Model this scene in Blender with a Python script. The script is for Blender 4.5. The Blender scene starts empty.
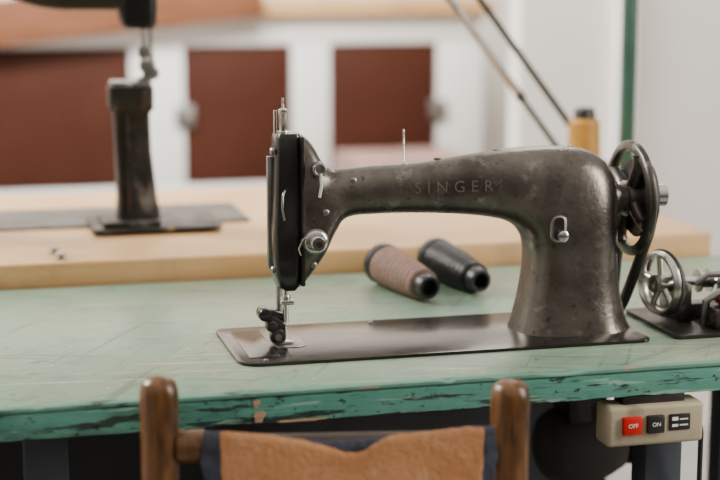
import bpy, bmesh, math, random
from mathutils import Vector, Matrix, noise
from mathutils.bvhtree import BVHTree
random.seed(4)
D=bpy.data; COL=bpy.context.scene.collection
WL={}   # world location of each object origin

# ---------------------------------------------------------------- materials
def mat(name,c1,c2=None,rough=.5,metal=0.0,scale=8,stretch=(1,1,1),bump=0.0,bscale=60,detail=6,contrast=(.35,.65),r2=None,spots=None,coat=0,trans=0,spec=None):
    m=D.materials.new(name); m.use_nodes=True; nt=m.node_tree; N=nt.nodes; L=nt.links
    b=N["Principled BSDF"]; b.inputs["Metallic"].default_value=metal; b.inputs["Roughness"].default_value=rough
    if spec is not None: b.inputs["Specular IOR Level"].default_value=spec
    if coat: b.inputs["Coat Weight"].default_value=coat
    if trans: b.inputs["Subsurface Weight"].default_value=trans; b.inputs["Subsurface Scale"].default_value=.02
    tc=N.new("ShaderNodeTexCoord"); mp=N.new("ShaderNodeMapping"); mp.inputs["Scale"].default_value=stretch
    L.new(tc.outputs["Object"],mp.inputs["Vector"])
    c2=c2 or tuple(x*.8 for x in c1)
    n=N.new("ShaderNodeTexNoise"); n.inputs["Scale"].default_value=scale; n.inputs["Detail"].default_value=detail; n.inputs["Roughness"].default_value=.62
    L.new(mp.outputs[0],n.inputs["Vector"])
    r=N.new("ShaderNodeValToRGB"); r.color_ramp.elements[0].position=contrast[0]; r.color_ramp.elements[1].position=contrast[1]
    r.color_ramp.elements[0].color=(*c1,1); r.color_ramp.elements[1].color=(*c2,1)
    L.new(n.outputs["Fac"],r.inputs[0]); out=r.outputs[0]
    if spots:
        for sp in spots:
            (col,sc,lo,hi,st)=sp[:5]; amt=sp[5] if len(sp)>5 else 1.0; rz=sp[6] if len(sp)>6 else 0
            mp2=N.new("ShaderNodeMapping"); mp2.inputs["Scale"].default_value=st; mp2.inputs["Location"].default_value=(sc*.37,1.3,sc*.11)
            mp3=N.new("ShaderNodeMapping"); mp3.inputs["Rotation"].default_value=(0,0,rz)
            L.new(tc.outputs["Object"],mp3.inputs["Vector"]); L.new(mp3.outputs[0],mp2.inputs["Vector"])
            s=N.new("ShaderNodeTexNoise"); s.inputs["Scale"].default_value=sc; s.inputs["Detail"].default_value=(sp[7] if len(sp)>7 else 7); s.inputs["Roughness"].default_value=.65
            L.new(mp2.outputs[0],s.inputs["Vector"])
            q=N.new("ShaderNodeMapRange"); q.inputs["From Min"].default_value=lo; q.inputs["From Max"].default_value=hi; q.inputs["To Max"].default_value=amt
            L.new(s.outputs["Fac"],q.inputs[0])
            mx=N.new("ShaderNodeMix"); mx.data_type='RGBA'; L.new(q.outputs[0],mx.inputs[0]); L.new(out,mx.inputs[6]); mx.inputs[7].default_value=(*col,1); out=mx.outputs[2]
    L.new(out,b.inputs["Base Color"])
    if r2 is not None:
        q=N.new("ShaderNodeMapRange"); q.inputs["To Min"].default_value=rough; q.inputs["To Max"].default_value=r2
        q.inputs["From Min"].default_value=.3;q.inputs["From Max"].default_value=.7
        L.new(n.outputs["Fac"],q.inputs[0]); L.new(q.outputs[0],b.inputs["Roughness"])
    if bump:
        n2=N.new("ShaderNodeTexNoise"); n2.inputs["Scale"].default_value=bscale; n2.inputs["Detail"].default_value=5
        L.new(mp.outputs[0],n2.inputs["Vector"])
        bp=N.new("ShaderNodeBump"); bp.inputs["Strength"].default_value=bump; bp.inputs["Distance"].default_value=.002
        L.new(n2.outputs["Fac"],bp.inputs["Height"]); L.new(bp.outputs[0],b.inputs["Normal"])
    return m

M={}
M['enamel']=mat("worn_machine_enamel",(.110,.097,.086),(.185,.167,.149),rough=.23,r2=.38,metal=.8,scale=12,bump=.17,bscale=170,contrast=(.3,.7),
    spots=[((.052,.043,.037),16,.49,.68,(1,1,1),.7),((.42,.385,.35),40,.57,.73,(1,1,1),.55),((.04,.032,.027),110,.61,.67,(1,1,1),.6)])
M['bed']=mat("worn_bed_steel",(.036,.032,.030),(.08,.072,.065),rough=.15,r2=.28,metal=.85,scale=7,stretch=(1,2.5,1),bump=.05,bscale=120,
    spots=[((.20,.175,.155),22,.62,.76,(.4,3,1),.6),((.016,.014,.013),30,.58,.68,(1,1,1),.6)])
M['black']=mat("black_gloss_enamel",(.010,.009,.010),(.024,.022,.022),rough=.25,scale=20,coat=.3,spots=[((.14,.125,.11),60,.66,.74,(1,1,1))])
M['satinblack']=mat("black_satin_enamel",(.006,.006,.006),(.012,.011,.011),rough=.3,scale=12,spec=.35)
M['blackmetal']=mat("black_iron",(.018,.017,.017),(.05,.045,.042),rough=.36,metal=.5,scale=20,bump=.15,spots=[((.17,.15,.13),45,.62,.72,(1,1,1),.7)])
M['roughiron']=mat("rough_worn_iron",(.008,.008,.008),(.028,.025,.023),rough=.45,metal=.3,scale=25,bump=.8,bscale=70,spec=.4,spots=[((.28,.18,.11),30,.55,.66,(1,1,.4),.8),((.24,.22,.20),14,.56,.68,(1,1,.5),.7)])
M['wheelmetal']=mat("worn_wheel_iron",(.045,.041,.038),(.11,.10,.092),rough=.32,metal=.75,scale=20,bump=.15,spots=[((.36,.33,.30),36,.56,.70,(1,1,1),.7)])
M['steel']=mat("bright_steel",(.76,.745,.72),(.55,.54,.52),rough=.2,metal=1,scale=30)
M['midsteel']=mat("worn_steel",(.66,.64,.61),(.46,.44,.41),rough=.26,metal=1,scale=30)
M['steeldull']=mat("dull_steel",(.40,.385,.37),(.26,.25,.24),rough=.36,metal=1,scale=30)
M['white']=mat("ivory_plastic",(.8,.79,.75),(.72,.70,.66),rough=.35)
M['lino']=mat("green_linoleum",(.165,.262,.190),(.205,.305,.222),rough=.45,r2=.31,scale=4,bump=.09,bscale=90,contrast=(.36,.64),
    spots=[((.255,.24,.15),4.5,.48,.66,(1,1,1),.65),((.11,.165,.122),20,.53,.68,(1,1,1),.55),
           ((.06,.09,.068),46,.615,.655,(.07,2.0,1),.5,.35,3),((.06,.09,.068),50,.62,.66,(2.0,.08,1),.45,.5,3),((.07,.10,.075),56,.615,.655,(.06,2.2,1),.45,-.6,3),
           ((.42,.43,.34),80,.64,.69,(1,1,1),.7),((.48,.49,.40),52,.62,.655,(.07,2.5,1),.5,.12,3),((.05,.055,.04),55,.63,.68,(1,1,1),.65)])
M['edge']=mat("chipped_turquoise_paint",(.070,.245,.190),(.105,.300,.235),rough=.45,scale=9,bump=.3,bscale=80,stretch=(.4,1,3),
    spots=[((.035,.10,.080),8,.50,.62,(.7,1,4),.7),((.014,.018,.016),26,.555,.59,(.40,1,3.6),.9),((.014,.012,.010),70,.59,.625,(.8,1,1.8),.9),
           ((.28,.48,.39),50,.59,.65,(.25,1,2.5),.75),((.36,.24,.14),22,.635,.665,(.4,1,2.6),.9)])
M['lip']=mat("teal_edge_lip",(.13,.29,.225),(.10,.225,.175),rough=.4,scale=14,spots=[((.025,.035,.03),34,.56,.60,(.3,1,1),.85),((.34,.24,.15),22,.59,.63,(.3,1,1),.85)])
M['rawwood']=mat("raw_splintered_wood",(.50,.32,.20),(.30,.17,.10),rough=.7,scale=20,stretch=(1,1,8),bump=.6,bscale=60)
M['birch']=mat("pale_birch_wood",(.68,.41,.185),(.58,.33,.14),rough=.45,scale=4,stretch=(1,10,10),spots=[((.42,.25,.12),7,.54,.72,(1,4,1),.9),((.73,.51,.29),3,.5,.7,(1,1,1),.5),((.30,.20,.12),16,.62,.72,(1,1,1),.5)])
M['chairwood']=mat("varnished_brown_wood",(.085,.034,.010),(.19,.080,.023),rough=.22,r2=.36,scale=14,stretch=(6,6,.4),bump=.2,
    spots=[((.018,.008,.004),20,.50,.62,(2.4,2.4,.35),.92),((.30,.15,.06),40,.64,.72,(2,2,.5),.6)])
M['darkwood']=mat("dark_rail_wood",(.022,.014,.010),(.04,.025,.016),rough=.5,scale=12)
M['suede']=mat("orange_brown_suede",(.45,.205,.092),(.57,.285,.142),rough=.95,scale=18,bump=.7,bscale=200,spec=.15,
    spots=[((.30,.125,.055),12,.54,.74,(1,1,1),.65),((.70,.46,.31),50,.56,.70,(1,1,1),.5),((.27,.11,.055),90,.61,.69,(1,1,1),.4)])
M['navy']=mat("navy_denim",(.025,.032,.052),(.075,.085,.12),rough=.9,scale=60,bump=.5,bscale=300)
M['redbrown']=mat("red_brown_panel",(.050,.0150,.0085),(.066,.020,.011),rough=.55,scale=3,spec=.15)
M['cabwhite']=mat("white_painted_frame",(.87,.86,.84),(.84,.83,.81),rough=.5,scale=2)
M['wall']=mat("white_plaster",(.88,.84,.79),(.84,.80,.75),rough=.8,scale=2,bump=.1,bscale=20)
M['redboard']=mat("reddish_board",(.17,.066,.032),(.23,.095,.05),rough=.55,scale=4,stretch=(1,6,6),spec=.2)
M['floor']=mat("grey_concrete",(.26,.25,.24),(.19,.18,.17),rough=.7,scale=3,bump=.1)
M['legmetal']=mat("dark_blue_grey_metal",(.03,.037,.052),(.05,.058,.075),rough=.5,metal=.2,scale=10)
M['darkpanel']=mat("dark_panel",(.012,.013,.016),(.03,.03,.034),rough=.7,scale=5)
M['green']=mat("green_pole_paint",(.022,.085,.06),(.035,.115,.08),rough=.4,scale=10)
M['beige']=mat("beige_plastic",(.43,.375,.265),(.36,.31,.22),rough=.5,scale=12,bump=.1,spots=[((.19,.15,.10),24,.58,.70,(1,1,1),.7)])
M['redbtn']=mat("red_plastic",(.58,.012,.010),(.48,.010,.008),rough=.4,spec=.25)
M['dullred']=mat("dull_red_enamel",(.20,.03,.022),(.14,.022,.017),rough=.4)
M['blk']=mat("black_plastic",(.010,.010,.011),(.016,.016,.016),rough=.4)
M['ink']=mat("white_print",(.85,.84,.82),(.75,.74,.72),rough=.5)
M['gold']=mat("worn_gold_decal",(.215,.190,.160),(.180,.160,.136),rough=.38,metal=.7,scale=60,contrast=(.40,.60))
M['brownthread']=mat("brown_thread",(.26,.16,.12),(.18,.108,.085),rough=.75,scale=90,bump=.5,bscale=250)
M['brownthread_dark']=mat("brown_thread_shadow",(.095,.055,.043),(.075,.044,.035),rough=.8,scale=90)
M['blackthread']=mat("black_thread",(.008,.008,.009),(.012,.012,.014),rough=.35,scale=90,bump=.5,bscale=250,spec=.35)
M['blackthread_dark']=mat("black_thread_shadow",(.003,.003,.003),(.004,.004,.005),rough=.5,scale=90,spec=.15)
M['yellowthread']=mat("mustard_thread",(.50,.27,.045),(.40,.21,.03),rough=.4,scale=60,bump=.5,bscale=200,trans=.3)
M['rubber']=mat("black_rubber",(.018,.017,.016),(.03,.03,.03),rough=.55)
M['greycloth']=mat("dark_grey_iron_bed",(.045,.042,.040),(.10,.093,.087),rough=.45,metal=.3,scale=12,spots=[((.22,.18,.15),16,.56,.70,(1,1,1),.6)])
M['motor']=mat("grey_motor_casting",(.03,.026,.025),(.022,.019,.018),rough=.8,scale=12)
M['pinkbox']=mat("pale_pink_cardboard",(.42,.27,.23),(.38,.24,.21),rough=.8)
M['cream']=mat("cream_lamp_enamel",(.6,.58,.5),(.5,.48,.42),rough=.4)

# ---------------------------------------------------------------- geometry builder (world coordinates)
class B:
    def __init__(s): s.v=[]; s.f=[]; s.mi=[]; s.cur=0
    def add(s,vs,fs):
        o=len(s.v); s.v+= [Vector(v) for v in vs]; s.f+=[[i+o for i in f] for f in fs]; s.mi+=[s.cur]*len(fs); return s
    def box(s,x0,x1,y0,y1,z0,z1,bev=0,rot=None,seg=2):
        bm=bmesh.new(); bmesh.ops.create_cube(bm,size=1)
        c=Vector(((x0+x1)/2,(y0+y1)/2,(z0+z1)/2))
        for v in bm.verts: v.co=Vector((v.co.x*(x1-x0),v.co.y*(y1-y0),v.co.z*(z1-z0)))
        if bev: bmesh.ops.bevel(bm,geom=bm.edges[:],offset=bev,segments=seg,profile=.5,affect='EDGES')
        if rot: bm.transform(rot.to_4x4())
        bm.verts.index_update()
        s.add([v.co+c for v in bm.verts],[[v.index for v in f.verts] for f in bm.faces]); bm.free(); return s
    def lathe(s,p0,ax,prof,n=32,cap=True):
        """prof: list of (distance along axis, radius)"""
        ax=Vector(ax).normalized(); p0=Vector(p0)
        u=ax.orthogonal().normalized(); w=ax.cross(u)
        vs=[];fs=[]
        for d,r in prof:
            for i in range(n):
                t=2*math.pi*i/n; vs.append(p0+ax*d+(u*math.cos(t)+w*math.sin(t))*r)
        for j in range(len(prof)-1):
            for i in range(n):
                k=(i+1)%n; fs.append([j*n+i,j*n+k,(j+1)*n+k,(j+1)*n+i])
        if cap:
            fs.append(list(range(n))[::-1]); fs.append([(len(prof)-1)*n+i for i in range(n)])
        return s.add(vs,fs)
    def cyl(s,a,b,r,n=20,bev=0,r2=None):
        a=Vector(a);b=Vector(b);l=(b-a).length; r2=r if r2 is None else r2
        pr=[(0,r),(l,r2)] if not bev else [(0,r-bev),(bev*.3,r-bev*.3),(bev,r),(l-bev,r2),(l-bev*.3,r2-bev*.3),(l,r2-bev)]
        return s.lathe(a,b-a,pr,n)
    def ring(s,c,ax,R,r,n=48,m=12,sx=1.0):
        """torus ring, sx scales the section along the axis"""
        ax=Vector(ax).normalized();u=ax.orthogonal().normalized();w=ax.cross(u);c=Vector(c);vs=[];fs=[]
        for i in range(n):
            t=2*math.pi*i/n; d=u*math.cos(t)+w*math.sin(t)
            for j in range(m):
                q=2*math.pi*j/m; vs.append(c+d*(R+r*math.cos(q))+ax*(r*sx*math.sin(q)))
        for i in range(n):
            for j in range(m):
                fs.append([i*m+j,((i+1)%n)*m+j,((i+1)%n)*m+(j+1)%m,i*m+(j+1)%m])
        return s.add(vs,fs)
    def tube(s,pts,r,n=10,closed=False,flat=None):
        pts=[Vector(p) for p in pts]; vs=[];fs=[]; N=len(pts); ref=None
        for i,p in enumerate(pts):
            a=pts[i-1] if (i>0 or closed) else p; b=pts[(i+1)%N] if (i<N-1 or closed) else p
            t=(b-a).normalized()
            if ref is None: ref=t.orthogonal().normalized()
            ref=(ref-t*ref.dot(t)).normalized(); w=t.cross(ref)
            rr=r[i] if isinstance(r,(list,tuple)) else r
            for j in range(n):
                q=2*math.pi*j/n; vs.append(p+(ref*math.cos(q)+w*math.sin(q))*rr)
        for i in range(N-(0 if closed else 1)):
            for j in range(n):
                k=(i+1)%N; fs.append([i*n+j,i*n+(j+1)%n,k*n+(j+1)%n,k*n+j])
        if not closed: fs.append(list(range(n))[::-1]); fs.append([(N-1)*n+j for j in range(n)])
        return s.add(vs,fs)
    def loft(s,secs,n=40,e=2.8,Y=0.0):
        """secs: (outer xz, inner xz, half depth, [centre y])"""
        vs=[];fs=[]
        for sc in secs:
            (ox,oz,ix,iz,hy)=sc[:5]; cy=sc[5] if len(sc)>5 else Y
            for i in range(n):
                t=2*math.pi*i/n; c,sn=math.cos(t),math.sin(t)
                A=math.copysign(abs(c)**(2/e),c); Bq=math.copysign(abs(sn)**(2/e),sn)
                vs.append(Vector(((ox+ix)/2+(ox-ix)/2*A,cy-hy*Bq,(oz+iz)/2+(oz-iz)/2*A)))
        for j in range(len(secs)-1):
            for i in range(n):
                k=(i+1)%n; fs.append([j*n+i,j*n+k,(j+1)*n+k,(j+1)*n+i])
        fs.append(list(range(n))[::-1]); fs.append([(len(secs)-1)*n+i for i in range(n)])
        return s.add(vs,fs)
    def prism(s,poly,ax,a,b,bev=0):
        """poly in the two remaining axes, extruded along axis index ax from a to b"""
        n=len(poly); vs=[]
        for h in (a,b):
            for p in poly:
                q=list(p); q.insert(ax,h); vs.append(q)
        bm=bmesh.new(); bv=[bm.verts.new(v) for v in vs]
        bm.faces.new(bv[:n]); bm.faces.new(bv[n:][::-1])
        for i in range(n): bm.faces.new([bv[i],bv[n+i],bv[n+(i+1)%n],bv[(i+1)%n]])
        bmesh.ops.recalc_face_normals(bm,faces=bm.faces[:])
        if bev: bmesh.ops.bevel(bm,geom=[e for e in bm.edges if len(e.link_faces)==2 and e.calc_face_angle(0)>.6],offset=bev,segments=2,profile=.5,affect='EDGES')
        bm.verts.index_update()
        s.add([v.co.copy() for v in bm.verts],[[v.index for v in f.verts] for f in bm.faces]); bm.free(); return s
    def obj(s,name,mats,parent=None,smooth=True,**props):
        me=D.meshes.new(name); lo=Vector([min(v[i] for v in s.v) for i in range(3)]); hi=Vector([max(v[i] for v in s.v) for i in range(3)])
        c=(lo+hi)/2
        if parent is None: c.z=lo.z
        me.from_pydata([v-c for v in s.v],[],s.f)
        mats=mats if isinstance(mats,(list,tuple)) else [mats]
        for m in mats: me.materials.append(M[m])
        if len(mats)>1:
            for p,i in zip(me.polygons,s.mi): p.material_index=i
        bm=bmesh.new(); bm.from_mesh(me); bmesh.ops.recalc_face_normals(bm,faces=bm.faces[:]); bm.to_mesh(me); bm.free()
        if smooth: me.polygons.foreach_set("use_smooth",[True]*len(me.polygons)); me.set_sharp_from_angle(angle=math.radians(38))
        o=D.objects.new(name,me); COL.objects.link(o); WL[o.name]=c
        if parent: o.parent=parent; o.location=c-WL[parent.name]
        else: o.location=c
        for k,v in props.items(): o[k]=v
        return o
def thing(name,loc,label,cat,group=None):
    o=D.objects.new(name,None); o.empty_display_size=.05; COL.objects.link(o); o.location=loc; WL[o.name]=Vector(loc)
    o["label"]=label; o["category"]=cat
    if group: o["group"]=group
    return o
def rrect(x0,x1,y0,y1,r,n=6,r3=None):
    P=[]; r3=r3 or r
    for cx,cy,a0,rr in ((x1-r,y1-r,0,r),(x0+r,y1-r,90,r),(x0+r3,y0+r3,180,r3),(x1-r,y0+r,270,r)):
        for i in range(n+1):
            a=math.radians(a0+90*i/n); P.append((cx+rr*math.cos(a),cy+rr*math.sin(a)))
    return P
def catmull(P,k=4):
    out=[]
    for i in range(len(P)-1):
        p0=P[max(i-1,0)];p1=P[i];p2=P[i+1];p3=P[min(i+2,len(P)-1)]
        for j in range(k):
            t=j/k; out.append(tuple(.5*((2*b)+(-a+c)*t+(2*a-5*b+4*c-d)*t*t+(-a+3*b-3*c+d)*t**3) for a,b,c,d in zip(p0,p1,p2,p3)))
    out.append(tuple(P[-1])); return out
def text_obj(txt,size,loc,m,parent,name,depth=.0003,project=None,space=1.0):
    cu=D.curves.new(name,'FONT'); cu.body=txt; cu.size=size; cu.extrude=0 if project else depth; cu.align_x='CENTER'; cu.align_y='CENTER'; cu.space_character=space
    cu.resolution_u=3
    o=D.objects.new("tmp_text",cu); COL.objects.link(o); bpy.context.view_layer.update()
    me=D.meshes.new_from_object(o.evaluated_get(bpy.context.evaluated_depsgraph_get())); D.objects.remove(o)
    if project:
        bm=bmesh.new(); bm.from_mesh(me); bmesh.ops.triangulate(bm,faces=bm.faces[:])
        for _ in range(2): bmesh.ops.subdivide_edges(bm,edges=[e for e in bm.edges if e.calc_length()>.0025],cuts=1)
        bm.to_mesh(me); bm.free()
    b=B(); vs=[Vector((loc[0]+v.co.x,loc[1]-v.co.z,loc[2]+v.co.y)) for v in me.vertices]
    if project:
        for v in vs:
            h=project.ray_cast(Vector((v.x,loc[1]-.2,v.z)),Vector((0,1,0)))
            if h[0]: v.y=h[0].y-.0004
    b.add(vs,[list(p.vertices) for p in me.polygons]); return b.obj(name,m,parent,smooth=False)

# ================================================================ SETTING
B().box(-2.6,4.2,-1.2,5.7,-.05,0).obj("floor",'floor',smooth=False,kind="structure")
B().box(-2.6,4.2,5.6,5.7,0,2.7).obj("wall_back",'wall',smooth=False,kind="structure")
B().box(-2.7,-2.6,-1.2,5.7,0,2.7).obj("wall_left",'wall',smooth=False,kind="structure")
B().box(1.31,4.2,3.6,3.68,0,2.7).obj("wall_right",'wall',smooth=False,kind="structure")
B().box(1.545,1.60,3.575,3.6,0,2.5,.004).obj("trim_1",'cabwhite',smooth=False,kind="structure")

# ================================================================ GREEN SEWING TABLE
TZ=.75
tb=thing("sewing_table",(.47,1.83,0),"worn green linoleum sewing table with chipped turquoise edge","table")
x0,x1,y0,y1=-.20,1.12,1.537,2.112
B().box(x0,x1,y0+.004,y1,TZ-.034,TZ,.0015).obj("tabletop",'lino',tb,label="green linoleum top with scratches")
bb=B(); bl_=B(); nx=330; vs=[];fs=[];vs2=[]
for i in range(nx+1):
    x=x0+(x1-x0)*i/nx
    def nz(s,k): return noise.noise(Vector((x*s,k,0)))
    dz=max(0,nz(38,1.)-.26)*.007+max(0,nz(9,4.)-.32)*.010; dy=nz(60,2.)*.0005; gp_=nz(120,9.)*.0004
    prof=[(y0+.006,TZ-.0068),(y0+.0022,TZ-.0070+gp_),(y0+.0004+dy,TZ-.0085+gp_),(y0+dy,TZ-.018),(y0+dy,TZ-.026),(y0+.0008+dy+max(0,nz(30,11.))*.002,TZ-.0335+max(0,nz(25,7.))*.004),(y0+.006,TZ-.0345)]
    vs+=[(x,py,pz) for py,pz in prof]
    lp_=[(y0+.006,TZ+.0001),(y0+.0025,TZ-.0002-dz),(y0-.0006+dy*.5,TZ-.0018-dz),(y0-.0008+dy*.5,TZ-.0045-dz*.4),(y0+.0005,TZ-.0062),(y0+.006,TZ-.0064)]
    vs2+=[(x,py,pz) for py,pz in lp_]
for i in range(nx):
    for j in range(6): fs.append([i*7+j,(i+1)*7+j,(i+1)*7+j+1,i*7+j+1])
bb.add(vs,fs).obj("edge_strip",'edge',tb,label="chipped turquoise painted edge")
bl_.add(vs2,[[i*6+j,(i+1)*6+j,(i+1)*6+j+1,i*6+j+1] for i in range(nx) for j in range(5)]).obj("edge_lip",'lip',tb,label="worn teal top lip of the edge")
for (cx,w,zc,h) in ((.287,.010,.7245,.011),(.330,.050,.7170,.0022),(.284,.006,.738,.008),(.40,.030,.7465,.0018)):
    P=[]
    for i in range(18):
        t=2*math.pi*i/18; rr=1+.6*noise.noise(Vector((math.cos(t)*2,math.sin(t)*2,cx*9)))
        P.append((cx+w*.5*rr*math.cos(t),zc+h*.5*rr*math.sin(t)))
    B().prism(P,1,y0-.0012,y0+.002).obj("torn_wood_patch",'rawwood',tb,smooth=False,label="bare splintered wood patch")
for lx,ly in ((.055,(1.60,1.64)),(.74,(1.60,1.64)),(-.17,(2.02,2.06)),(1.05,(2.02,2.06))):
    B().box(lx,lx+.045,ly[0],ly[1],0,TZ-.034,.003).obj("leg",'legmetal',tb)
B().box(-.15,1.08,1.95,1.98,.62,.66,.003).obj("crossbar",'legmetal',tb)
B().box(-.15,1.08,1.605,1.635,.10,.13,.003).obj("crossbar",'legmetal',tb)
B().box(.056,.096,1.62,2.06,.06,.10,.003).obj("foot_rail",'legmetal',tb)
B().box(.741,.781,1.62,2.06,.06,.10,.003).obj("foot_rail",'legmetal',tb)

# ================================================================ SEWING MACHINE
YM=1.72
sm=thing("sewing_machine",(.52,YM,TZ),"old worn grey-black industrial sewing machine on green table","sewing machine")
BZ=.7535
B().prism(rrect(.285,.760,1.633,1.806,.012,8,.024),2,TZ,BZ,.0004).obj("bed_plate",'bed',sm,label="scratched dark steel bed plate")
B().prism(rrect(.300,.334,1.658,1.786,.003),2,BZ,BZ+.0006,.0002).obj("slide_plate",'bed',sm)
B().prism(rrect(.337,.372,1.694,1.752,.012),2,BZ,BZ+.0010,.0003).obj("needle_plate",'steeldull',sm,label="bright worn steel needle plate")
for sx,sy in ((.345,1.70),(.364,1.745),(.315,1.645),(.47,1.795)):
    B().lathe((sx,sy,BZ),(0,0,1),[(0,.003),(.0010,.003),(.0013,.0024)],16).obj("screw",'steeldull',sm)
arm=[(368,990,367,817,27),(376,985,372,821,30),(384,975,386,839,31),(393,959,396,854,30.5),(402,951,407,877,29),(415,949,421,894,27),(450,951,456,897,26),(508,953,509,896,26),(555,959,562,892,28),(591,963,595,887,30),(621,966,614,881,33),(658,967,626,872,37),(700,964,633,861,42),(726,951,635,852,45),(740,927,636,845,46),(745,895,636,830,46),(745,853,635,821,46),(746,823,633,806,47),(750,793,629,785,49),(757,766,624,766,52),(763,753.5,620,753.5,54)]
secs=[tuple(q/1000 for q in s) for s in catmull(arm,5)]
A=B().loft(secs,56,2.5,YM)
armo=A.obj("arm_and_column",'enamel',sm)
armbvh=BVHTree.FromPolygons(A.v,A.f)
fp=[(.816,.348,.362,.017),(.821,.341,.366,.020),(.835,.337,.368,.022),(.86,.3355,.369,.023),(.882,.335,.369,.023),(.92,.337,.369,.022),(.96,.3385,.369,.021),(.985,.340,.369,.020),(.991,.343,.367,.018)]
b=B(); secz=[]
for z,xa,xb,hy in fp: secz.append((xb,z,xa,z,hy))
b.loft(secz,40,4.5,YM).obj("face_plate",'black',sm,label="glossy black face plate")
fpo=D.objects["face_plate"]
B().prism([(YM-.004,.84),(YM+.004,.84),(YM+.004,.965),(YM-.004,.965)],0,.3325,.3385,.0008).obj("take_up_slot_trim",'steeldull',fpo)
B().box(.3655,.3700,YM-.0265,YM+.020,.822,.988,.0015).obj("seam_gasket",'blackmetal',sm)
for z in (.84,.972): B().lathe((.338,YM-.012,z),(-1,0,0),[(0,.004),(.003,.004),(.004,.003)],16).obj("screw",'steeldull',fpo)
B().tube([(.349,YM-.020,.93),(.345,YM-.026,.925),(.344,YM-.028,.91),(.347,YM-.024,.897)],.0013).obj("take_up_lever",'steeldull',sm)
B().lathe((.351,YM,.988),(0,0,1),[(0,.0065),(.004,.0065),(.005,.0045),(.022,.0045),(.0235,.0055),(.028,.0055),(.029,.003),(.030,.0015),(.041,.0012)],20).obj("presser_regulating_screw",'steel',sm,label="bright steel regulating screw")
B().cyl((.343,YM+.004,.985),(.343,YM+.004,1.015),.002).obj("needle_bar_top",'steel',sm)
nb=B(); nb.cyl((.351,YM-.006,.757+.022),(.351,YM-.006,.83),.0033,16).cyl((.351,YM-.006,.800),(.351,YM-.006,.810),.0058,16,.001).cyl((.351,YM-.006,.7555),(.351,YM-.006,.78),.0008,8)
nb.box(.345,.360,YM-.012,YM-.003,.799,.804,.001)
nb.obj("needle_bar",'steel',sm)
B().cyl((.347,YM+.010,.765),(.347,YM+.010,.83),.0035,16).obj("presser_bar",'steeldull',sm)
pf=B()
pf.box(.325,.352,YM-.006,YM+.012,.783,.792,.002,Matrix.Rotation(math.radians(20),3,'Y'))
pf.box(.330,.348,YM-.010,YM+.008,.770,.785,.003,Matrix.Rotation(math.radians(35),3,'Y'))
pf.cyl((.327,YM-.013,.789),(.327,YM+.008,.789),.0075,18,.0015)
pf.cyl((.334,YM-.016,.776),(.334,YM-.002,.776),.0065,18,.0015)
pf.cyl((.341,YM-.014,.7635),(.341,YM-.004,.7635),.0088,22,.0015)
pf.box(.337,.352,YM-.003,YM+.009,.7560,.776,.002)
pfo=pf.obj("roller_presser_foot",'black',sm,label="black roller presser foot")
B().box(.337,.358,YM-.013,YM+.003,.7547,.7575,.0006).cyl((.341,YM-.0155,.7635),(.341,YM-.014,.7635),.004,16).obj("foot_sole",'steel',pfo)
g=B(); g.cyl((.384,YM-.028,.953),(.384,YM-.036,.953),.0085,24,.001); g.ring((.384,YM-.0365,.953),(0,1,0),.006,.0016)
g.obj("thread_guide_ring",'steeldull',sm,label="dull steel thread guide ring")
B().tube([(.385,YM-.038,.949),(.3855,YM-.039,.936),(.383,YM-.039,.923)],[.0016,.0018,.0016]).obj("guide_lever",'white',sm,label="ivory white guide lever")
t=B().cyl((.380,YM-.024,.873),(.380,YM-.033,.873),.0145,32,.001)
ta=t.obj("tension_base",'steeldull',sm)
B().lathe((.380,YM-.0325,.873),(0,-1,0),[(0,.0115),(.001,.0125),(.002,.0105),(.003,.0125),(.004,.011),(.0045,.006)],32).obj("tension_disc",'steel',ta,label="bright steel tension discs")
tn=B().lathe((.380,YM-.036,.873),(0,-1,0),[(0,.0055),(.004,.0055),(.0045,.0080),(.010,.0080),(.0108,.007),(.0108,.0045),(.008,.004)],26)
tn.obj("tension_nut",'steel',ta)
B().cyl((.380,YM-.038,.873),(.380,YM-.0495,.873),.0028,14).obj("tension_post",'black',ta)
B().tube([(.371,YM-.034,.880),(.364,YM-.035,.876),(.361,YM-.032,.866),(.364,YM-.029,.858)],.0011,8).obj("check_spring",'steel',ta)
for (sx,sz) in ((.380,.845),(.392,.905),(.425,.938)):
    h=armbvh.ray_cast(Vector((sx,1.5,sz)),Vector((0,1,0)))
    if h[0]: B().lathe((sx,h[0].y+.001,sz),(0,-1,0),[(0,.0035),(.002,.0035),(.0026,.0026)],14).obj("screw",'steeldull',sm)
B().lathe((.489,YM,.949),(0,0,1),[(0,.006),(.003,.006),(.0045,.0025),(.006,.0013),(.038,.0012),(.041,.0012),(.042,.0005)],14).obj("thread_pin",'steel',sm,label="thin bright steel thread pin")
h=armbvh.ray_cast(Vector((.660,1.5,.878)),Vector((0,1,0))); fy=h[0].y if h[0] else 1.675
srp=B().prism(rrect(.650,.669,.862,.893,.008),1,fy-.003,fy+.006,.0008).obj("stitch_regulator_plate",'steeldull',sm)
B().prism(rrect(.6535,.6655,.865,.891,.005),1,fy-.0038,fy-.002).obj("regulator_slot",'black',srp)
B().lathe((.6605,fy-.003,.871),(0,-1,0),[(0,.003),(.006,.003),(.007,.006),(.012,.0065),(.013,.005)],20).obj("regulator_knob",'steel',srp)
h=armbvh.ray_cast(Vector((.650,1.5,.773)),Vector((0,1,0)))
if h[0]: B().cyl((.650,h[0].y+.001,.773),(.650,h[0].y-.0008,.773),.0028,14).obj("oil_hole",'black',sm)
for ox in (.53,.60,.69):
    B().lathe((ox,YM+.004,{.53:.9545,.60:.962,.69:.9635}[ox]),(0,0,1),[(0,.0045),(.002,.0045),(.003,.003)],14).obj("oil_cap",'enamel',sm)
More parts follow.
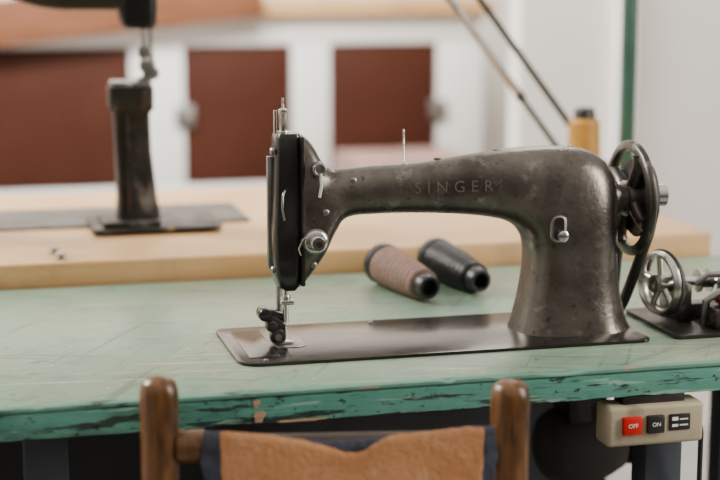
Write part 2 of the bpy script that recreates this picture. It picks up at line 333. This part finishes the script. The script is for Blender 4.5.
text_obj("SINGER",.0185,(.540,YM,.9270),'gold',sm,"maker_lettering",project=armbvh,space=1.65)
# hand wheel (axis along X)
HX,HZ=.766,.9030
hw=B().lathe((.735,YM,HZ),(1,0,0),[(0,.024),(.010,.022),(.013,.017),(.026,.017)],28).obj("shaft_collar",'enamel',sm)
w=B()
w.lathe((HX-.006,YM,HZ),(1,0,0),[(0,.0575),(.001,.0650),(.003,.0675),(.005,.068),(.008,.0675),(.010,.0650),(.011,.0575),(.009,.0562),(.002,.0562),(0,.0575)],64,cap=False)
wheel=w.obj("hand_wheel",'wheelmetal',sm,label="worn grey iron spoked hand wheel")
sp=B()
for k in range(4):
    a=math.radians(25+90*k); d=Vector((0,math.cos(a),math.sin(a))); q=Vector((0,-math.sin(a),math.cos(a)))
    P=[Vector((HX-.001,YM,HZ))+d*r+q*off for r,off in ((.016,0),(.03,.004),(.045,.005),(.053,.003),(.0585,0))]
    sp.tube(P,[.009,.0085,.008,.008,.009],10)
sp.obj("spokes",'wheelmetal',wheel)
B().lathe((HX-.010,YM,HZ),(1,0,0),[(0,.018),(.002,.021),(.014,.021),(.018,.017),(.022,.015)],28).obj("wheel_hub",'steeldull',wheel)
B().lathe((HX+.004,YM,HZ),(1,0,0),[(0,.044),(.002,.046),(.005,.040),(.009,.046),(.011,.044),(.011,.02)],48).obj("belt_pulley",'blackmetal',wheel)
B().lathe((HX+.012,YM,HZ+.002),(1,0,0),[(0,.013),(.012,.013),(.013,.011),(.018,.010),(.019,.013),(.030,.0135),(.032,.010)],26).obj("stop_motion_screw",'steel',wheel,label="bright steel clamp screw")
Rb=.044; bx=HX+.010; pts=[]
for i in range(17):
    a=math.radians(-12+204*i/16); pts.append((bx,YM-Rb*math.cos(a),HZ+Rb*math.sin(a)))
front=catmull([(bx-.002,YM+.052,.7505),(bx-.001,YM+.030,.775),(bx,YM-.004,.825),(bx,YM-.031,.865)],4)
bk=catmull([(bx,YM+.044,.865),(bx-.001,YM+.056,.82),(bx-.001,YM+.066,.7505)],4)
pp=front+pts+bk
B().tube(pp,.0065,12).obj("drive_belt",'rubber',sm,label="thick black drive belt")

# ================================================================ BOBBIN WINDER
bw=thing("bobbin_winder",(.83,1.71,TZ),"steel bobbin winder beside the machine hand wheel","bobbin winder")
B().prism(rrect(.790,.915,1.635,1.785,.008),2,TZ,TZ+.005,.0008).obj("base_plate",'blackmetal',bw)
B().box(.824,.840,1.70,1.76,TZ+.005,.80,.003).box(.824,.89,1.718,1.742,TZ+.005,.772,.003).obj("bracket",'wheelmetal',bw)
wc=Vector((.806,1.715,.8000)); wa=Vector((.975,.22,0)).normalized()
ww=B().ring(wc,wa,.0350,.0040,48,10,2.2).obj("winder_wheel",'midsteel',bw,label="worn silvery steel spoked winder wheel")
q=B(); wu=Vector((-wa.y,wa.x,0))
for k in range(5):
    a=math.radians(72*k+10); q.cyl(wc,wc+wu*(.033*math.cos(a))+Vector((0,0,.033*math.sin(a))),.0038,10)
q.cyl(wc-wa*.012,wc+wa*.014,.011,20,.001).obj("wheel_spokes",'midsteel',ww)
B().ring(wc+wa*.002,wa,.0392,.0016,48,8,1.5).obj("rubber_tyre",'rubber',ww)
B().cyl((.815,1.718,.800),(.905,1.722,.798),.005,14,.001).obj("spindle",'midsteel',bw)
B().lathe((.856,1.722,.799),(1,0,0),[(0,.014),(.002,.014),(.0021,.009),(.014,.009),(.0141,.014),(.016,.014)],24).obj("bobbin",'steel',bw)
B().tube([(.845,1.68,.754),(.845,1.675,.785),(.86,1.67,.795),(.88,1.672,.79)],.005,10).obj("tension_arm",'steeldull',bw)
B().cyl((.864,1.655,.788),(.864,1.680,.788),.008,18,.001).obj("red_knob",'dullred',bw,label="small dull red knob")
B().box(.846,.900,1.650,1.690,.755,.779,.004).box(.875,.895,1.665,1.712,.775,.805,.004).obj("lever_block",'wheelmetal',bw)
B().lathe((.876,1.650,.779),(0,-1,0),[(0,.012),(.003,.013),(.004,.008),(.010,.007)],20).obj("tension_disc",'midsteel',bw)
B().tube([(.844,1.70,.80),(.856,1.695,.812),(.875,1.69,.812),(.89,1.69,.803)],.004,10).obj("lever_handle",'steeldull',bw)

# ================================================================ THREAD CONES (lying)
def lying(big,small,rb,rs,thr,label):
    big=Vector(big);small=Vector(small);ax=(small-big);L=ax.length
    o=thing("thread_cone",(big.x,big.y,TZ),label,"thread cone","thread cones lying on the green table")
    B().lathe(big,ax,[(0,rb-.001),(.001,rb+.0012),(.013,rb+.0012),(.015,rb-.001),(.022,rb-.006)],36).obj("cone_base",'blk',o)
    B().lathe(big+ax.normalized()*(L-.022),ax,[(0,rs-.001),(.004,rs),(.020,rs-.0015),(.022,rs-.003),(.022,rs-.006),(.008,rs-.008)],30,cap=True).obj("cone_tip",'blk',o)
    pr=[]; n=52; m=40
    for i in range(n+1):
        t=i/n; d=.016+t*(L-.016-.018); base=rb+.0004+(rs-rb+.0028)*t+.0010*math.sin(math.pi*t)
        pr.append((d,base+(-.0012 if i%5 in (0,1) else .0004)))
    pr=[(.013,rb-.010)]+pr+[(L-.016,rs+.001),(L-.014,rs-.003)]
    b=B().lathe(big,ax,pr,m)
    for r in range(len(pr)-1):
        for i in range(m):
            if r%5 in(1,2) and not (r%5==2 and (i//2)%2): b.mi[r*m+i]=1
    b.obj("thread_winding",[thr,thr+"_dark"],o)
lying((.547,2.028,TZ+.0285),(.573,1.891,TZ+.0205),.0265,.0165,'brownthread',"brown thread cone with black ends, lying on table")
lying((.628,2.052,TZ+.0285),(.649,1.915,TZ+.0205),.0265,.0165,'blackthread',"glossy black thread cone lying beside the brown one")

# ================================================================ SWITCH BOX
sb=thing("switch_box",(.72,1.55,.662),"dirty beige motor switch box mounted under table edge","switch box")
dz_=0
body=B().box(.664,.776,1.532,1.568,.662+dz_,.707+dz_,.005,seg=3).obj("box_body",'beige',sb)
B().box(.684,.756,1.540,1.565,.702,.716,.001).obj("mounting_bracket",'blackmetal',sb)
fyb=1.532
for cx,m,txt,s in ((.691,'redbtn',"OFF",.0065),(.718,'blk',"ON",.0065)):
    w_=.0108 if m=='redbtn' else .0098
    bo=B().box(cx-w_,cx+w_,fyb-.005,fyb+.002,.6765+dz_,.696+dz_,.0012).obj("push_button",m,sb,label="red OFF button" if m=='redbtn' else "black ON button")
    text_obj(txt,s,(cx,fyb-.0051,.6865+dz_),'ink',bo,"lettering")
nl=B().box(.7345,.7590,fyb-.0015,fyb+.002,.6775+dz_,.6955+dz_,.0005).obj("rating_plate",'blk',sb,label="black plate with white print")
B().box(.7375,.7445,fyb-.0019,fyb-.0014,.6885+dz_,.6925+dz_).box(.7465,.756,fyb-.0019,fyb-.0014,.6890+dz_,.6905+dz_).box(.7375,.7445,fyb-.0019,fyb-.0014,.6815+dz_,.6845+dz_).box(.7465,.756,fyb-.0019,fyb-.0014,.6825+dz_,.6840+dz_).obj("printed_marks",'ink',nl,smooth=False)
B().tube([(.772,1.555,.685),(.783,1.56,.68),(.792,1.57,.66),(.797,1.58,.60),(.80,1.60,.40),(.79,1.70,.12),(.78,1.72,.10)],.003,8).obj("cable",'blk',sb,label="black power cable")

# motor under the table
mo=thing("clutch_motor",(.78,1.86,.50),"grey cast motor hanging beneath the table","motor")
B().lathe((.72,1.88,.555),(1,0,0),[(0,.03),(.006,.040),(.02,.048),(.07,.052),(.09,.045),(.11,.035),(.118,.02)],32).obj("motor_housing",'motor',mo)
B().box(.745,.775,1.84,1.90,.595,.716,.003).obj("motor_bracket",'blackmetal',mo)
B().lathe((.838,1.88,.555),(1,0,0),[(0,.03),(.004,.032),(.008,.022),(.012,.032),(.016,.03)],24).obj("motor_pulley",'blackmetal',mo)

# ================================================================ CHAIR
PL=Vector((.173,1.43,0)); PR=Vector((.498,1.38,0))
ch=thing("chair",(.36,1.58,0),"brown wooden chair with suede backrest, pulled to table","chair")
c=(PR-PL).normalized(); n_=Vector((-c.y,c.x,0))
for P,top in ((PL,.8010),(PR,.7890)):
    r=.0180 if P is PL else .0184
    prof=[(0,r*.8),(.02,r*.95),(.4,r*1.1),(.46,r*1.12),(.60,r),(top-.060,r*.98),(top-.020,r*1.02),(top-.013,r),(top-.006,r*.88),(top-.002,r*.62),(top,r*.25)]
    B().lathe(P,(0,0,1),prof,32).obj("back_post",'chairwood',ch,label="turned wooden back post with rounded top")
fl=PL+n_*.34-c*.02; fr=PR+n_*.34+c*.02
for P in (fl,fr): B().lathe(P,(0,0,1),[(0,.012),(.02,.015),(.40,.018),(.44,.018)],24).obj("front_leg",'chairwood',ch)
for z,m,rr in ((.735,'darkwood',.009),(.56,'chairwood',.012),(.22,'chairwood',.010)):
    B().cyl(PL+Vector((0,0,z)),PR+Vector((0,0,z-.004)),rr,16).obj("back_rail",m,ch)
for a_,b_ in ((PL,fl),(PR,fr),(fl,fr)):
    B().cyl(a_+Vector((0,0,.20)),b_+Vector((0,0,.20)),.010,14).obj("stretcher",'chairwood',ch)
st=B(); P4=[PL,PR,fr+n_*.02,fl+n_*.02]
st.prism([(p.x,p.y) for p in P4],2,.43,.455,.006).obj("seat",'chairwood',ch)
B().cyl(PL+c*.015+Vector((0,0,.733)),PL+c*.042+Vector((0,0,.733)),.0155,16,.002).obj("rail_tenon",'chairwood',ch)
def sheet(s0,s1,top,zb,off,m,name,label,thick=.003,nx=160,nz=30,wav=.0025,seed=0,rag=.0012,sag=.006):
    vs=[];fs=[]
    for i in range(nx+1):
        t=i/nx; s=s0+(s1-s0)*t; zt=top(s)
        for j in range(nz+1):
            k=j/nz; z=zt+(zb-zt)*k
            e=noise.noise(Vector((seed,z*45,3)))*rag*(1 if t<.5 else -1)*(abs(t-.5)*2)**8*3
            P=PL+c*(s+e)-n_*(off+sag*math.sin(math.pi*t)*min(1,k*2.5)+wav*noise.noise(Vector((s*14,z*14,seed))))
            vs.append(Vector((P.x,P.y,z)))
    for i in range(nx):
        for j in range(nz): fs.append([i*(nz+1)+j,(i+1)*(nz+1)+j,(i+1)*(nz+1)+j+1,i*(nz+1)+j+1])
    o=B().add(vs,fs).obj(name,m,ch,label=label)
    md=o.modifiers.new("thickness",'SOLIDIFY'); md.thickness=thick; md.offset=0
    return o
def lin(pts):
    def f(s):
        if s<=pts[0][0]: return pts[0][1]
        for (a,za),(b,zb) in zip(pts,pts[1:]):
            if s<=b: return za+(zb-za)*(s-a)/(b-a)
        return pts[-1][1]
    return f
lt=lin([(.054,.7515),(.060,.7525),(.095,.7485),(.130,.7420),(.155,.7345),(.172,.7290),(.1835,.7285),(.192,.7320),(.208,.7420),(.214,.7445),(.232,.7450),(.25,.7465),(.285,.7495),(.300,.7480)])
sheet(.056,.300,lambda s:lt(s)+.0010*noise.noise(Vector((s*110,0,0)))+.0007*noise.noise(Vector((s*400,0,0))),.53,.020,'suede',"backrest_cover","torn orange-brown suede backrest cover",seed=1,wav=.002,thick=.0014)
nt_=lin([(.040,.7515),(.056,.751),(.10,.744),(.15,.7385),(.20,.740),(.29,.749),(.312,.748)])
sheet(.040,.313,nt_,.52,.0150,'navy',"backrest_lining","navy denim lining with frayed edge",thick=.0015,seed=5,rag=.002,wav=.002)

# ================================================================ WOODEN BENCH BEHIND
BN=.782
bn=thing("workbench",(.2,2.44,0),"pale birch workbench butted behind the green table","workbench")
B().box(-.75,1.075,2.120,2.76,BN-.045,BN,.004,seg=3).obj("benchtop",'birch',bn)
for lx in (-.70,1.0):
    for ly in (2.16,2.68): B().box(lx,lx+.05,ly,ly+.05,0,BN-.045,.003).obj("leg",'legmetal',bn)
B().box(-.68,.96,2.215,2.23,.08,BN-.045,.001).obj("shade_panel",'darkpanel',bn)  # added panel, its near-black colour stands in for the darkness under the tables

# post bed machine
pm=thing("post_bed_sewing_machine",(.25,2.42,BN),"black post-bed sewing machine mounted on pale workbench","sewing machine")
DX=-.006
B().prism(rrect(-.12,.436,2.385,2.565,.01),2,BN,BN+.004,.001).obj("machine_bed",'greycloth',pm)
B().prism(rrect(.190,.378,2.30,2.44,.006),2,BN+.004,BN+.010,.001).prism(rrect(.205,.290,2.315,2.41,.006),2,BN+.010,BN+.018,.001).obj("post_base",'roughiron',pm)
b=B().loft([(x+DX,z,xx+DX,zz,h) for x,z,xx,zz,h in [(.300,.798,.236,.798,.030),(.295,.83,.238,.83,.026),(.288,.90,.236,.90,.024),(.287,.955,.234,.955,.024),(.293,.962,.228,.962,.029),(.293,.994,.228,.994,.029)]],28,8,2.37)
po=b.obj("post",'roughiron',pm,label="tall rough black iron post")
B().box(.250+DX,.253+DX,2.338,2.348,.81,.956,.0005).obj("post_seam",'black',po)
tp=B().box(.232+DX,.256+DX,2.344,2.396,.994,1.002,.001).box(.266+DX,.290+DX,2.344,2.396,.994,1.002,.001).box(.256+DX,.266+DX,2.360,2.394,.994,.998,.0005).obj("throat_plate",'steeldull',po)
hd=B().loft([(x+DX,z,xx+DX,zz,h) for x,z,xx,zz,h in [(.298,1.078,.256,1.078,.020),(.302,1.084,.250,1.084,.026),(.304,1.11,.245,1.11,.028),(.304,1.20,.243,1.20,.03),(.302,1.26,.245,1.26,.03)]],32,4,2.38)
hd.obj("machine_head",'satinblack',pm)
B().cyl((.277,2.372,1.02),(.277,2.372,1.08),.004,12).cyl((.288,2.38,1.02),(.288,2.38,1.085),.004,12).box(.268,.288,2.364,2.380,1.035,1.052,.002).obj("needle_bar",'steeldull',pm)
B().box(.270,.293,2.362,2.386,1.015,1.032,.003).box(.266,.288,2.358,2.39,1.002,1.007,.001).cyl((.288,2.36,1.013),(.288,2.372,1.013),.010,18,.001).box(.274,.282,2.368,2.376,1.006,1.018,.001).obj("presser_foot",'steeldull',pm)
ar=catmull([(.26,1.18,.26,1.103,.03),(.20,1.182,.20,1.104,.03),(.15,1.186,.145,1.106,.03),(.11,1.20,.098,1.118,.032),(.07,1.23,.045,1.145,.036),(.02,1.25,-.01,1.15,.042),(-.06,1.24,-.02,1.10,.05),(-.12,1.18,-.02,1.05,.055),(-.13,1.0,-.015,.98,.06),(-.135,.786,-.01,.786,.065)],5)
B().loft(ar,36,2.8,2.38).obj("machine_arm",'satinblack',pm)
for cx,cy in ((.127,2.191),(.133,2.144)):
    B().lathe((cx,cy,BN),(0,0,1),[(0,.009),(.0015,.009),(.002,.004),(.006,.004),(.0065,.009),(.008,.009)],20).obj("bobbin",'steeldull',label="small dull steel bobbin on pale workbench",category="bobbin",group="loose bobbins on the workbench")

# standing mustard cone
cx,cy=.962,2.345
yc=thing("thread_cone",(cx,cy,BN),"mustard yellow thread cone standing on pale workbench","thread cone")
B().lathe((cx,cy,BN),(0,0,1),[(0,.031),(.004,.031),(.006,.027)],30).obj("cone_base",'blk',yc)
B().lathe((cx,cy,BN+.149),(0,0,1),[(0,.0175),(.003,.0175),(.013,.0165),(.017,.0145),(.0185,.011)],24).obj("cone_tip",'blk',yc)
B().lathe((cx,cy,BN+.005),(0,0,1),[(0,.026)]+[(.002+.138*i/34,.029-.0050*i/34+(.0006 if i%2 else 0)) for i in range(35)]+[(.143,.0215),(.146,.016)],32).obj("thread_winding",'yellowthread',yc)

# green pole
px,py=1.034,2.345
gp=thing("steel_pole",(px,py,BN),"green painted steel pole standing on the workbench","pole")
B().box(px-.0095,px+.0095,py-.0095,py+.0095,BN+.006,1.75,.002).obj("pole_shaft",'green',gp)
B().prism(rrect(px-.022,px+.022,py-.025,py+.025,.004),2,BN,BN+.006,.001).obj("pole_flange",'green',gp)

# articulated lamp: rods rising to the left and out of view
lp=thing("task_lamp",(1.014,2.46,BN),"black articulated task lamp arms clamped to workbench","lamp")
ly=2.46
def ux(x,z): return Vector((x,ly,z))
e1,e2=ux(.991,.835),ux(1.041,.835)
d=Vector((-.186,0,.241)).normalized()
B().lathe((1.014,ly,BN),(0,0,1),[(0,.045),(.010,.045),(.016,.038),(.022,.014),(.040,.012)],32).obj("lamp_base",'blk',lp)
B().box(.980,1.052,ly-.006,ly+.006,.820,.848,.003).obj("lower_bracket",'blackmetal',lp)
L=.62
B().cyl(e1,e1+d*L,.0050,12).obj("lower_rod",'blk',lp)
B().cyl(e2,e2+d*L,.0058,12).obj("lower_rod",'blk',lp)
m1=e1+d*.155
B().cyl(m1,m1+d*.26,.0065,14,.001).obj("balance_spring",'steeldull',lp,label="grey steel balance spring")
B().cyl(m1-d*.008,m1+d*.008,.0078,14,.001).obj("spring_hook",'blk',lp)
t1,t2=e1+d*L,e2+d*L
B().box(min(t1.x,t2.x)-.012,max(t1.x,t2.x)+.012,ly-.006,ly+.006,t1.z-.016,t1.z+.016,.003).obj("elbow",'blackmetal',lp)
u1=Vector((t1.x+.015,ly,t1.z)); u2=u1+Vector((-.30,.05,.16))
B().cyl(u1,u2,.0045,12).obj("upper_rod",'blk',lp)
B().lathe(u2+Vector((0,0,.03)),(-.2,-.1,-1),[(0,.018),(.03,.03),(.09,.06),(.12,.075),(.118,.072),(.03,.026)],32).obj("lamp_shade",'cream',lp)

# ================================================================ CABINETS
cb=thing("wall_cabinet_row",(.5,5.25,0),"white low cabinet row with red-brown doors against wall","cabinet")
B().box(-2.0,1.69,5.03,5.6,.0,1.0).obj("cabinet_body",'cabwhite',cb,smooth=False)
fb=B()
def frame(x0,x1,z0,z1): fb.box(x0,x1,5.0,5.03,z0,z1,.003)
zt,zb_=.910,.47
frame(-2.0,1.69,zt,1.0); frame(-2.0,1.69,.0,zb_)
edges=[(-2.0,-1.15),(-1.05,-.30),(-.20,.54),(.705,1.052),(1.175,1.535)]
gaps=[(-1.15,-1.05),(-.30,-.20),(.54,.705),(1.052,1.175),(1.535,1.69)]
for g_ in gaps: frame(g_[0],g_[1],zb_,zt)
fb.obj("face_frame",'cabwhite',cb)
for (a_,b_) in edges:
    dd=B().box(a_+.003,b_-.003,5.004,5.026,zb_+.003,zt-.003,.004).obj("door",'redbrown',cb)
    hx=b_ if b_>1.2 else a_
    if a_>.6:
        B().box(hx-.03,hx+.03,4.985,5.004,.655,.725,.004).cyl((hx,4.985,.69),(hx,4.965,.69),.012,14,.001).obj("latch",'steeldull',dd,label="dull steel latch")
B().box(-2.0,1.72,4.96,5.6,1.0,1.045,.004).obj("countertop",'birch',cb)
R_=Matrix.Rotation(math.radians(-6),3,'Y')
B().box(-.90,.95,4.925,4.955,.905,1.045,.004,R_).obj("wooden_board",'redboard',cb,label="reddish brown wooden board fixed askew along the top")
pk=thing("carton",(1.33,4.7,0),"pale pink cardboard carton on the floor by cabinet","box")
B().box(1.16,1.52,4.55,4.9,0,.575,.006).obj("carton_body",'pinkbox',pk)
B().box(1.16,1.335,4.55,4.9,.575,.581,.001).box(1.345,1.52,4.55,4.9,.575,.581,.001).obj("flap",'pinkbox',pk)

# ================================================================ LIGHT
w=D.worlds.new("world"); bpy.context.scene.world=w; w.use_nodes=True; nt=w.node_tree
bg=nt.nodes["Background"]; tc=nt.nodes.new("ShaderNodeTexCoord"); sx=nt.nodes.new("ShaderNodeSeparateXYZ"); rp=nt.nodes.new("ShaderNodeValToRGB")
mr=nt.nodes.new("ShaderNodeMapRange"); mr.inputs["From Min"].default_value=-1
nt.links.new(tc.outputs["Generated"],sx.inputs[0]); nt.links.new(sx.outputs["Z"],mr.inputs[0]); nt.links.new(mr.outputs[0],rp.inputs[0])
e=rp.color_ramp.elements; e[0].position=.45; e[0].color=(.06,.048,.036,1); e[1].position=.95; e[1].color=(1,.925,.82,1)
x=e.new(.56); x.color=(.20,.178,.155,1)
nt.links.new(rp.outputs[0],bg.inputs[0]); bg.inputs[1].default_value=1.12
def area(name,loc,target,size,power,col):
    l=D.lights.new(name,'AREA'); l.shape='RECTANGLE'; l.size=size[0]; l.size_y=size[1]; l.energy=power; l.color=col
    o=D.objects.new(name,l); COL.objects.link(o); o.location=loc
    o.rotation_euler=(Vector(target)-Vector(loc)).to_track_quat('-Z','Y').to_euler()
area("window_light",(-1.4,3.0,2.4),(.5,1.8,.8),(1.1,.9),140,(1,.955,.87))
area("column_highlight_fill",(2.3,.7,1.55),(.6,1.8,.85),(.5,1.3),48,(1,.94,.84))  # added tall area light, shaped to draw a highlight down the machine column
area("cabinet_fill",(.6,3.4,2.6),(.9,5.2,.8),(1.8,.6),165,(1,.965,.91))  # added fill that brightens the white cabinets, not a fixture of the room

# ================================================================ CAMERA
cam=D.cameras.new("camera"); co=D.objects.new("camera",cam); COL.objects.link(co)
co.location=(0,0,1.18); cam.lens=80; cam.sensor_width=36; cam.sensor_fit='HORIZONTAL'
co.rotation_euler=(math.radians(80),0,math.radians(-14.3))
cam.dof.use_dof=True; cam.dof.focus_distance=1.76; cam.dof.aperture_fstop=3.0
bpy.context.scene.camera=co
